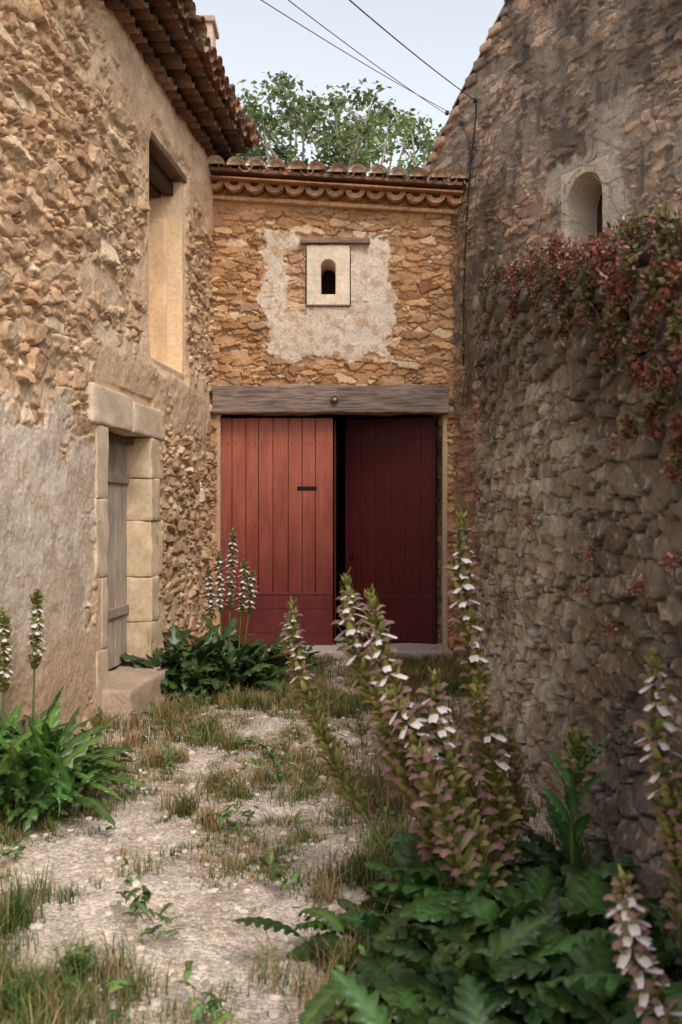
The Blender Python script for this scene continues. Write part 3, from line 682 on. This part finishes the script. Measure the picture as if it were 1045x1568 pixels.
def spike(BS,BF,pts,Lfl,sc=1.0,white=(.12,.6),step=.05,green=0.,dull=0.):
    P_=resample(pts,60); seg=np.linalg.norm(np.diff(P_,axis=0),axis=1); s=np.concatenate([[0],np.cumsum(seg)])
    rad=.004*sc+.007*sc*s/s[-1]
    tube(BS,P_,rad,mixc(C(122,126,70),C(102,114,66),s/s[-1]),6)
    pos=.0; k=0; ph0=rng.uniform(0,6); sc2=sc*1.2
    while pos<Lfl:
        f=pos/Lfl
        c=np.array([np.interp(pos,s,P_[:,i]) for i in range(3)]); c2=np.array([np.interp(pos+.02,s,P_[:,i]) for i in range(3)])
        a=c-c2
        if np.linalg.norm(a)<1e-6: break
        a/=np.linalg.norm(a)
        ref=np.array([1,0,0.]); s1=np.cross(a,ref); s1/=np.linalg.norm(s1); s2=np.cross(a,s1)
        g=sc2*(.45+.55*sstep(0,.2,f))
        nf=5
        for j in range(nf):
            th=ph0+j*2*math.pi/nf+(k%2)*math.pi/nf+rng.normal(0,.22)
            o=s1*math.cos(th)+s2*math.sin(th); sd=np.cross(a,o); v=a
            gg=g*rng.uniform(.75,1.2); cj=c+a*rng.normal(0,.008)
            gcol=mixc(C(140,150,80)[None],C(166,156,88)[None],np.array([rng.random()]))[0]*rng.uniform(.6,1.2)
            dullc=C(164,148,90)*rng.uniform(.6,1.2)
            gcol=gcol*(1-dull)+dullc*dull
            patch(BF,cj,o,v,sd,lambda p:np.stack([.008*gg+.034*gg*np.sin(p*1.5),.052*gg*p**1.3-.008*gg],1),lambda p:.014*gg*(1-p)**.6+.0005,gcol*.8,gcol*1.1,cup=-.2)
            isw = white[0]<f<white[1] and rng.random()<(.8 if f<white[1]*.75 else .45)
            if f>.07:
                pu=C(146,100,112) if not green else C(150,140,104)
                if f>white[1]: pu=C(150,128,84) if rng.random()<.7 else C(140,104,92)
                pu=pu*rng.uniform(.6,1.2)
                patch(BF,cj,o,v,sd,lambda p:np.stack([.006*gg+.05*gg*p,.022*gg+.028*gg*np.sin(p*2.4)],1),lambda p:.014*gg*np.sin(.5+2.3*p)+.001,gcol,pu,cup=.9)
            if isw:
                wc=C(248,238,236)*rng.uniform(.88,1.)
                patch(BF,cj,o,v,sd,lambda p:np.stack([.01*gg+.044*gg*p,.018*gg-.022*gg*p**1.6],1),lambda p:.0135*gg*np.sin(.35+2.2*p)**.8+.001,wc*np.array([.85,.75,.78]),wc,cup=.35)
        pos+=step*sc*(.35+.65*sstep(0,.2,f)); k+=1
pl=empty('acanthus_plant'); BS=Batch();BF=Batch();BL=Batch()
def S(px,Y,dY=0): 
    n=len(px); return [up(x,y,Y+dY*i/(n-1)) for i,(x,y) in enumerate(px)]
spike(BS,BF,S([(530,884),(537,950),(556,1030),(600,1120),(660,1240),(700,1400)],4.1,-.2),1.2,1.05,(.06,.42))
spike(BS,BF,S([(567,908),(585,1000),(622,1110),(672,1230),(730,1380)],3.8,-.1),1.15,1.05,(.10,.42))
spike(BS,BF,S([(707,785),(708,880),(722,980),(740,1100),(765,1240),(780,1420)],4.3,-.2),1.5,1.15,(.10,.42))
spike(BS,BF,S([(665,1032),(672,1110),(700,1210),(740,1330),(760,1450)],3.7,0),.9,1.05,(.1,.45))
spike(BS,BF,S([(447,925),(452,1000),(480,1090),(530,1200),(590,1300)],4.6,-.4),1.0,.95,(.08,.4))
spike(BS,BF,S([(690,1120),(715,1200),(745,1300),(760,1450)],3.9,0),.7,1.3,(.9,.91),dull=.6)
spike(BS,BF,S([(600,1060),(650,1160),(690,1270),(720,1420)],3.7,0),.8,1.1,(.1,.4),dull=.4)
spike(BS,BF,S([(730,1060),(752,1150),(770,1270),(790,1430)],4.0,0),.8,1.1,(.2,.4),dull=.5)
spike(BS,BF,S([(780,1130),(790,1210),(800,1300),(810,1430)],4.3,0),.7,1.0,(.5,.7),dull=.6)
spike(BS,BF,S([(640,1150),(665,1220),(700,1310),(730,1420)],3.6,0),.6,1.2,(.9,.91),dull=.3)
spike(BS,BF,S([(585,1110),(620,1190),(665,1290),(710,1420)],3.8,0),.7,1.1,(.9,.91),dull=.4)
for (xx_,Y_,n_,L_) in ((690,3.7,38,.52),(790,3.5,38,.52),(610,3.55,26,.40),(740,4.2,34,.48),(860,4.1,26,.46),(660,3.25,28,.42),(730,3.1,28,.42)):
    crown(BL,up(xx_,1400,Y_)[0],Y_,n_,L_,.23*L_/.6,GR*rng.uniform(.75,1.0),el=(.0,1.2),nl=7,lobe=.70,spread=.12,droop=(.7,1.8))
BS.build('stems',M_leaf,pl);BF.build('flowers',M_flower,pl);BL.build('leaves',M_leaf,pl)
pl=empty('acanthus_plant'); BS=Batch();BF=Batch();BL=Batch()
spike(BS,BF,S([(1002,1003),(1008,1090),(1012,1180),(1035,1300),(1040,1450)],3.0,0),.68,.95,(.06,.6))
spike(BS,BF,S([(955,1342),(962,1400),(975,1470),(1000,1520),(1040,1600)],2.6,0),.45,.85,(.1,.95))
spike(BS,BF,S([(885,1120),(880,1170),(875,1260),(880,1400)],4.0,0),.3,1.1,(.9,.91),green=1)
spike(BS,BF,S([(1040,1180),(1042,1260),(1045,1340),(1050,1450)],3.0,0),.7,.95,(.9,.91),dull=.3)
for (xx_,Y_,n_,L_) in ((880,3.4,36,.50),(960,3.1,34,.46),(780,2.95,28,.42),(900,2.8,28,.42),(1000,3.4,24,.46),(660,2.85,20,.34),(820,2.65,16,.36)):
    crown(BL,up(xx_,1400,Y_)[0],Y_,n_,L_,.23*L_/.6,GR*rng.uniform(.75,1.0),el=(.0,1.15),nl=7,lobe=.70,spread=.12,droop=(.7,1.8))
leaf(BL,up(1080,1530,2.6),math.radians(165),.42,.19,.25,.55,GR*1.5,6,.66,44,roll=.5)
leaf(BL,up(1000,1450,2.9),math.radians(200),.36,.17,.6,1.0,GR*1.4,6,.66,44,roll=.4)
for q in range(7): leaf(BL,up(880+rng.normal(0,4),1290-q*18,3.9),rng.uniform(0,6.28),.2,.07,1.2,.7,GR*1.4,5,.6,24)
BS.build('stems',M_leaf,pl);BF.build('flowers',M_flower,pl);BL.build('leaves',M_leaf,pl)
pl=empty('acanthus_plant'); BS=Batch();BF=Batch();BL=Batch()
spike(BS,BF,S([(57,905),(56,960),(52,1040),(50,1150)],5.7,0),.45,.8,(.25,.9),green=1)
spike(BS,BF,S([(4,935),(7,990),(5,1060),(5,1150)],5.6,0),.45,.8,(.25,.9),green=1)
for (x,y) in ((-2.05,5.75),(-1.85,5.65),(-1.70,5.85),(-1.9,5.4),(-1.78,5.3),(-1.65,5.55),(-1.95,5.1),(-1.6,5.2)):
    crown(BL,x,y,54,.52,.09,C(84,120,58),el=(.5,1.5),nl=5,lobe=.7,spread=.10,droop=(.4,1.7))
BS.build('stems',M_leaf,pl);BF.build('flowers',M_flower,pl);BL.build('leaves',M_leaf,pl)
pl=empty('acanthus_plant'); BS=Batch();BF=Batch();BL=Batch()
for (pts,L_) in (([(357,812),(354,870),(352,930),(350,1000)],.75),([(335,845),(336,900),(338,960),(340,1000)],.6),([(374,858),(372,900),(368,950),(365,1010)],.55),([(319,868),(321,920),(325,960),(328,1010)],.5),([(387,875),(384,910),(378,960),(372,1010)],.4)):
    spike(BS,BF,S(pts,9.3,0),L_,.85,(.15,.85),step=.06)
for (x,y,s_) in ((-1.5,9.3,.58),(-1.35,9.0,.55),(-1.55,8.75,.48),(-1.1,9.2,.5),(-.85,9.4,.46),(-1.3,9.7,.55),(-.65,9.8,.4),(-1.25,8.6,.4),(-1.0,8.9,.42)):
    crown(BL,x,y,60,s_,.13*s_/.5,C(64,88,48),el=(.3,1.5),nl=4,lobe=.5,spread=.14,droop=(.5,1.6))
BS.build('stems',M_leaf,pl);BF.build('flowers',M_flower,pl);BL.build('leaves',M_leaf,pl)
B=Batch()
for i in range(300):
    x=rng.uniform(-2.3,.5); y=rng.uniform(3.0,8.5)
    if rng.random()<gmask(np.array([x]),np.array([y]))[0]*.9+.08:
        crown(B,x,y,rng.integers(4,9),rng.uniform(.04,.09),.025,C(98,122,64),el=(.3,1.3),nl=3,lobe=.3,spread=.02,z0=-.01,droop=(.5,1.2))
for (px,py) in ((240,1420),(205,1390),(345,1250),(260,1160),(20,1300),(120,1480)):
    Yp=1.6*F/(py-784+20); p=up(px,py,Yp); crown(B,p[0],Yp,20,.09,.02,C(90,116,60),el=(.4,1.4),nl=4,lobe=.5,spread=.04)
B.build('weeds',M_leaf)
def RWpx(x,y,d=.08):
    k=(x-522.)/F; Y=(1.38-.02*9.55-d)/(k-.02); return up(x,y,Y)
B=Batch()
def clumpp(c,r,n,cols,ls=.03,flat=.5):
    for i in range(n):
        v=rng.normal(0,1,3); v/=np.linalg.norm(v)+1e-6; p=c+v*r*rng.random()**.5*np.array([flat,1,1])
        az=rng.uniform(0,6.28); cc=cols[rng.integers(len(cols))]*rng.uniform(.5,1.3)
        l=ls*rng.uniform(.6,1.4); e=rng.uniform(-.6,1.2)
        d=np.array([math.cos(az)*math.cos(e),math.sin(az)*math.cos(e),math.sin(e)]); s=np.cross(d,rng.normal(0,1,3)); s/=np.linalg.norm(s)+1e-6
        B.add([p,p+d*l*.5+s*l*.28,p+d*l,p+d*l*.5-s*l*.28],[[0,1,2,3]],col=cc)
redc=[C(150,78,68),C(160,96,82),C(124,68,58),C(120,104,62),C(170,114,98),C(96,70,52)]
grc=[C(118,114,64),C(92,92,52),C(140,126,78),C(132,84,64),C(70,64,42)]
for (x,y,r) in ((860,430,.16),(905,445,.18),(950,470,.19),(905,405,.16),(985,520,.16),(1000,440,.18),(960,395,.17),(1030,420,.17),(1020,600,.12),(1000,640,.10),(820,440,.15),(785,455,.12),(1020,370,.16),(1035,520,.15),(960,660,.07),(1030,720,.08),(930,520,.13),(870,480,.12),(1000,570,.11),(940,430,.16),(965,545,.12),(1040,660,.1),(850,400,.12)):
    p=RWpx(x,y,.12); rr=r*p[1]/6
    for q in range(4):
        clumpp(p+np.array([0,rng.normal(0,rr*.5),rng.normal(0,rr*.55)]),rr*.55,110,redc if rng.random()<.62 else grc,.026,.5)
for (x,y) in ((900,850),(893,905),(935,968),(978,898),(940,680),(812,800),(1025,860)):
    p=RWpx(x,y,.12); clumpp(p,.045,110,[C(176,114,100),C(150,94,84),C(190,140,120)],.018,.7)
for i in range(85):
    Y=rng.uniform(3,9.2); u=(9.55-Y)/.9998; p=np.array([RO[0]+Rd[0]*u-.05+rng.uniform(-.05,.2),Y,rtop(np.array([u]))[0]-.05]); clumpp(p,rng.uniform(.05,.12),120,redc if rng.random()<.5 else grc,.024)
B.build('valerian_plants',M_leaf)
B=Batch(); k=2600; Y=rng.uniform(3,9,k); u=(9.55-Y)/.9998; off=rng.uniform(0,.5,k)
V,Q,T,cc=blades(RO[0]+Rd[0]*u+off,Y,rtop(u)-.03,rng.uniform(.04,.18,k),np.full(k,.004),np.where(rng.random(k)[:,None]<.7,C(204,162,130)[None],C(114,110,66)[None])*rng.uniform(.5,1.1,(k,1)),.9); B.add(V,Q,T,cc)
B.build('dry_grass',M_grass)
B=Batch()
def wander(p0,d0,n,step,fn,r0,col,wig=.35):
    P_=[];a=d0; x,y=p0
    for i in range(n):
        if x>700 and y<max(0,150-(x-700)*1.7)+25 and fn is fnT: break
        P_.append(fn(x,y)); a+=rng.normal(0,wig); a+= (d0-a)*.12; x+=step*math.cos(a); y+=step*math.sin(a)
    if len(P_)>2: tube(B,np.array(P_),np.linspace(r0,r0*.35,len(P_)),col,5)
fnT=lambda a,b:TPX(a,b,.055+.015*math.sin(a*.3))
for i in range(60):
    x=rng.uniform(725,1040); y=rng.uniform(90,390)
    if y>max(0,165-(x-690)*1.8)+60: wander((x,y),rng.uniform(-math.pi,math.pi)*.5-math.pi/2,rng.integers(10,26),5.5,fnT,rng.uniform(.002,.0045),C(120,104,92)*rng.uniform(.7,1.5))
fn=lambda a,b:RWpx(a,b,.12+.02*math.sin(a*.3))
for i in range(34):
    x=rng.uniform(745,1030); y=rng.uniform(410,650)
    wander((x,y),rng.uniform(1.0,2.2),rng.integers(10,24),5,fn,rng.uniform(.002,.004),C(126,108,92)*rng.uniform(.6,1.4))
fn=lambda a,b:TPX(a,b,.07)
for i in range(6): wander((722+rng.uniform(-8,8),620),-math.pi/2,50,9,fn,.007,C(100,82,70),.12)
B.build('climbing_vine',M_bark)
B=Batch()
for i in range(30):
    t=rng.random(); p=TPX(720+rng.normal(0,5),300+t*360,.09); clumpp(p,.06,14,[C(120,120,66),C(160,140,84)],.03,.8)
B.build('ivy_leaves',M_leaf)
B=Batch()
def cable(p1,p2,ext,r,sag=.12):
    a=p1; b=p2+(p2-p1)*ext; t=np.linspace(0,1,30)[:,None]; P_=a*(1-t)+b*t; P_[:,2]-=(sag*4*t*(1-t))[:,0]*0.6; tube(B,P_,r,C(50,50,54),6)
cable(TPX(688,170,.05),up(420,0,7.0),.8,.0035,.1); cable(TPX(692,178,.05),up(458,0,7.0),.8,.0035,.1); cable(TPX(733,155,.05),up(550,0,7.0),.8,.005,.1)
dn=resample([TPX(733,155,.06),TPX(737,175,.07),TPX(729,250,.07),TPX(722,330,.06),TPX(719,420,.07),TPX(716,560,.06)],30); tube(B,dn,.009,C(30,28,28),6)
dn=resample([TPX(690,172,.06),TPX(712,190,.07),TPX(727,230,.07),TPX(716,300,.06),TPX(708,330,.07)],24); tube(B,dn,.006,C(60,55,52),6)
for (x,y) in ((733,155),(690,174),(712,190)):
    rbox(B,TPX(x,y,.05),I3,[.02,.03,.02],.008,3,0,C(60,55,50),1)
B.build('overhead_cables',M_metal)
# =====================================================================
# TREE behind barn
tree=empty('fig_tree'); B=Batch(); BL=Batch(); TYc=16.0
base=np.array([-.3,TYc,0.]); fork=np.array([-.25,TYc,4.2])
bc=C(176,164,154)
tube(B,resample([base,base+[.1,0,2],fork],14),np.linspace(.2,.13,14),bc*.7,9)
cl=[]
tops=[(345,228),(358,195),(375,165),(395,135),(430,118),(470,150),(505,135),(530,170),(570,138),(600,160),(625,175),(655,200),(668,225)]
limbs=[]
for (x,y) in tops:
    for q in range(2):
        Y=TYc+rng.uniform(-1.2,1.2); tip=up(x+rng.normal(0,8),y+16+q*25,Y)
        mid=fork*.45+tip*.55+rng.normal(0,.2,3); P_=resample([fork+rng.normal(0,.05,3),mid,tip],14); tube(B,P_,np.linspace(.06,.009,14),bc*rng.uniform(.8,1.2),6); limbs.append(P_)
for i in range(200):
    P_=limbs[rng.integers(len(limbs))]; a=P_[rng.integers(4,14)]; d=rng.normal(0,1,3)*[1,1,.7]+[0,0,.35]; d/=np.linalg.norm(d); L_=rng.uniform(.3,.8)
    b=a+d*L_; 
    x_=522+b[0]/b[1]*F; y_=784-(b[2]-CZ)/b[1]*F
    ytop=np.interp(x_,[300,345,372,395,430,470,505,530,570,600,625,655,668,700],[260,225,160,130,118,140,126,155,128,152,168,195,215,280])
    if y_<ytop: b=a+d*L_*.3
    tube(B,resample([a,(a+b)/2+rng.normal(0,.05,3),b],7),np.linspace(.016,.006,7),bc*rng.uniform(.8,1.3),5); cl.append(b)
cl+= [P_[-1] for P_ in limbs]+[P_[9] for P_ in limbs]
for i in range(80): cl.append(np.array([rng.uniform(-2.4,1.9),TYc+rng.uniform(-.8,1.5),rng.uniform(4.6,6.9)]))
for i in range(10): cl.append(np.array([rng.uniform(-3.2,-1.6),TYc+rng.uniform(-.8,1.5),rng.uniform(4.6,6.4)]))
for c in cl:
    k=rng.integers(34,80); lum=rng.uniform(.5,1.45); sg=rng.uniform(.09,.18)
    p=c+np.clip(rng.normal(0,1,(k,3)),-1.8,1.8)*[sg,sg,sg*.75]
    az=rng.uniform(0,6.28,k); e=rng.uniform(-1.2,.4,k); d=np.stack([np.cos(az)*np.cos(e),np.sin(az)*np.cos(e),np.sin(e)],1)
    s=np.cross(d,rng.normal(0,1,(k,3))); s/=np.linalg.norm(s,axis=1,keepdims=True); l=rng.uniform(.07,.14,k)[:,None]
    V=np.stack([p,p+d*l*.45+s*l*.27,p+d*l,p+d*l*.45-s*l*.27],1).reshape(-1,3)
    cc=(mixc(C(108,128,76)[None].repeat(k,0),C(142,154,104)[None].repeat(k,0),rng.random(k))*rng.uniform(.6,1.2,(k,1))*lum)
    BL.add(V,(4*np.arange(k)[:,None]+np.arange(4)[None]),col=np.repeat(cc,4,0))
B.build('trunk_and_limbs',M_bark,tree); BL.build('foliage',M_treeleaf,tree)
# =====================================================================
# LIGHT, WORLD, CAMERA
sc=bpy.context.scene
w=bpy.data.worlds.new('World'); sc.world=w; w.use_nodes=True; nt=w.node_tree
bg=nt.nodes['Background']; sky=nt.nodes.new('ShaderNodeTexSky'); sky.sky_type='NISHITA'; sky.sun_disc=False
el=math.radians(48); az=math.radians(150)
sky.sun_elevation=el; sky.sun_rotation=az; sky.air_density=1.6; sky.dust_density=1.0; sky.ozone_density=1.0
hs=nt.nodes.new('ShaderNodeHueSaturation'); hs.inputs['Saturation'].default_value=.30; hs.inputs['Value'].default_value=1.5
nt.links.new(sky.outputs[0],hs.inputs['Color']); nt.links.new(hs.outputs[0],bg.inputs['Color']); bg.inputs['Strength'].default_value=.15
sd=bpy.data.lights.new('sun','SUN'); sd.energy=2.1; sd.angle=math.radians(26); sd.color=(1,.91,.80)
so=bpy.data.objects.new('sun',sd); sc.collection.objects.link(so)
from mathutils import Vector
dirv=Vector((math.sin(az)*math.cos(el),math.cos(az)*math.cos(el),math.sin(el)))
so.rotation_euler=dirv.to_track_quat('Z','Y').to_euler()
cd=bpy.data.cameras.new('camera'); co=bpy.data.objects.new('camera',cd); sc.collection.objects.link(co); sc.camera=co
cd.sensor_fit='VERTICAL'; cd.sensor_height=36; cd.sensor_width=24; cd.lens=36*F/1568.; cd.clip_end=2000; cd.clip_start=.05
co.location=(0,0,CZ); co.rotation_euler=(math.radians(90),0,0)
cd.dof.use_dof=True; cd.dof.focus_distance=9.0; cd.dof.aperture_fstop=3.2
sc.view_settings.view_transform='Standard'; sc.view_settings.look='None'; sc.view_settings.exposure=0; sc.view_settings.gamma=1
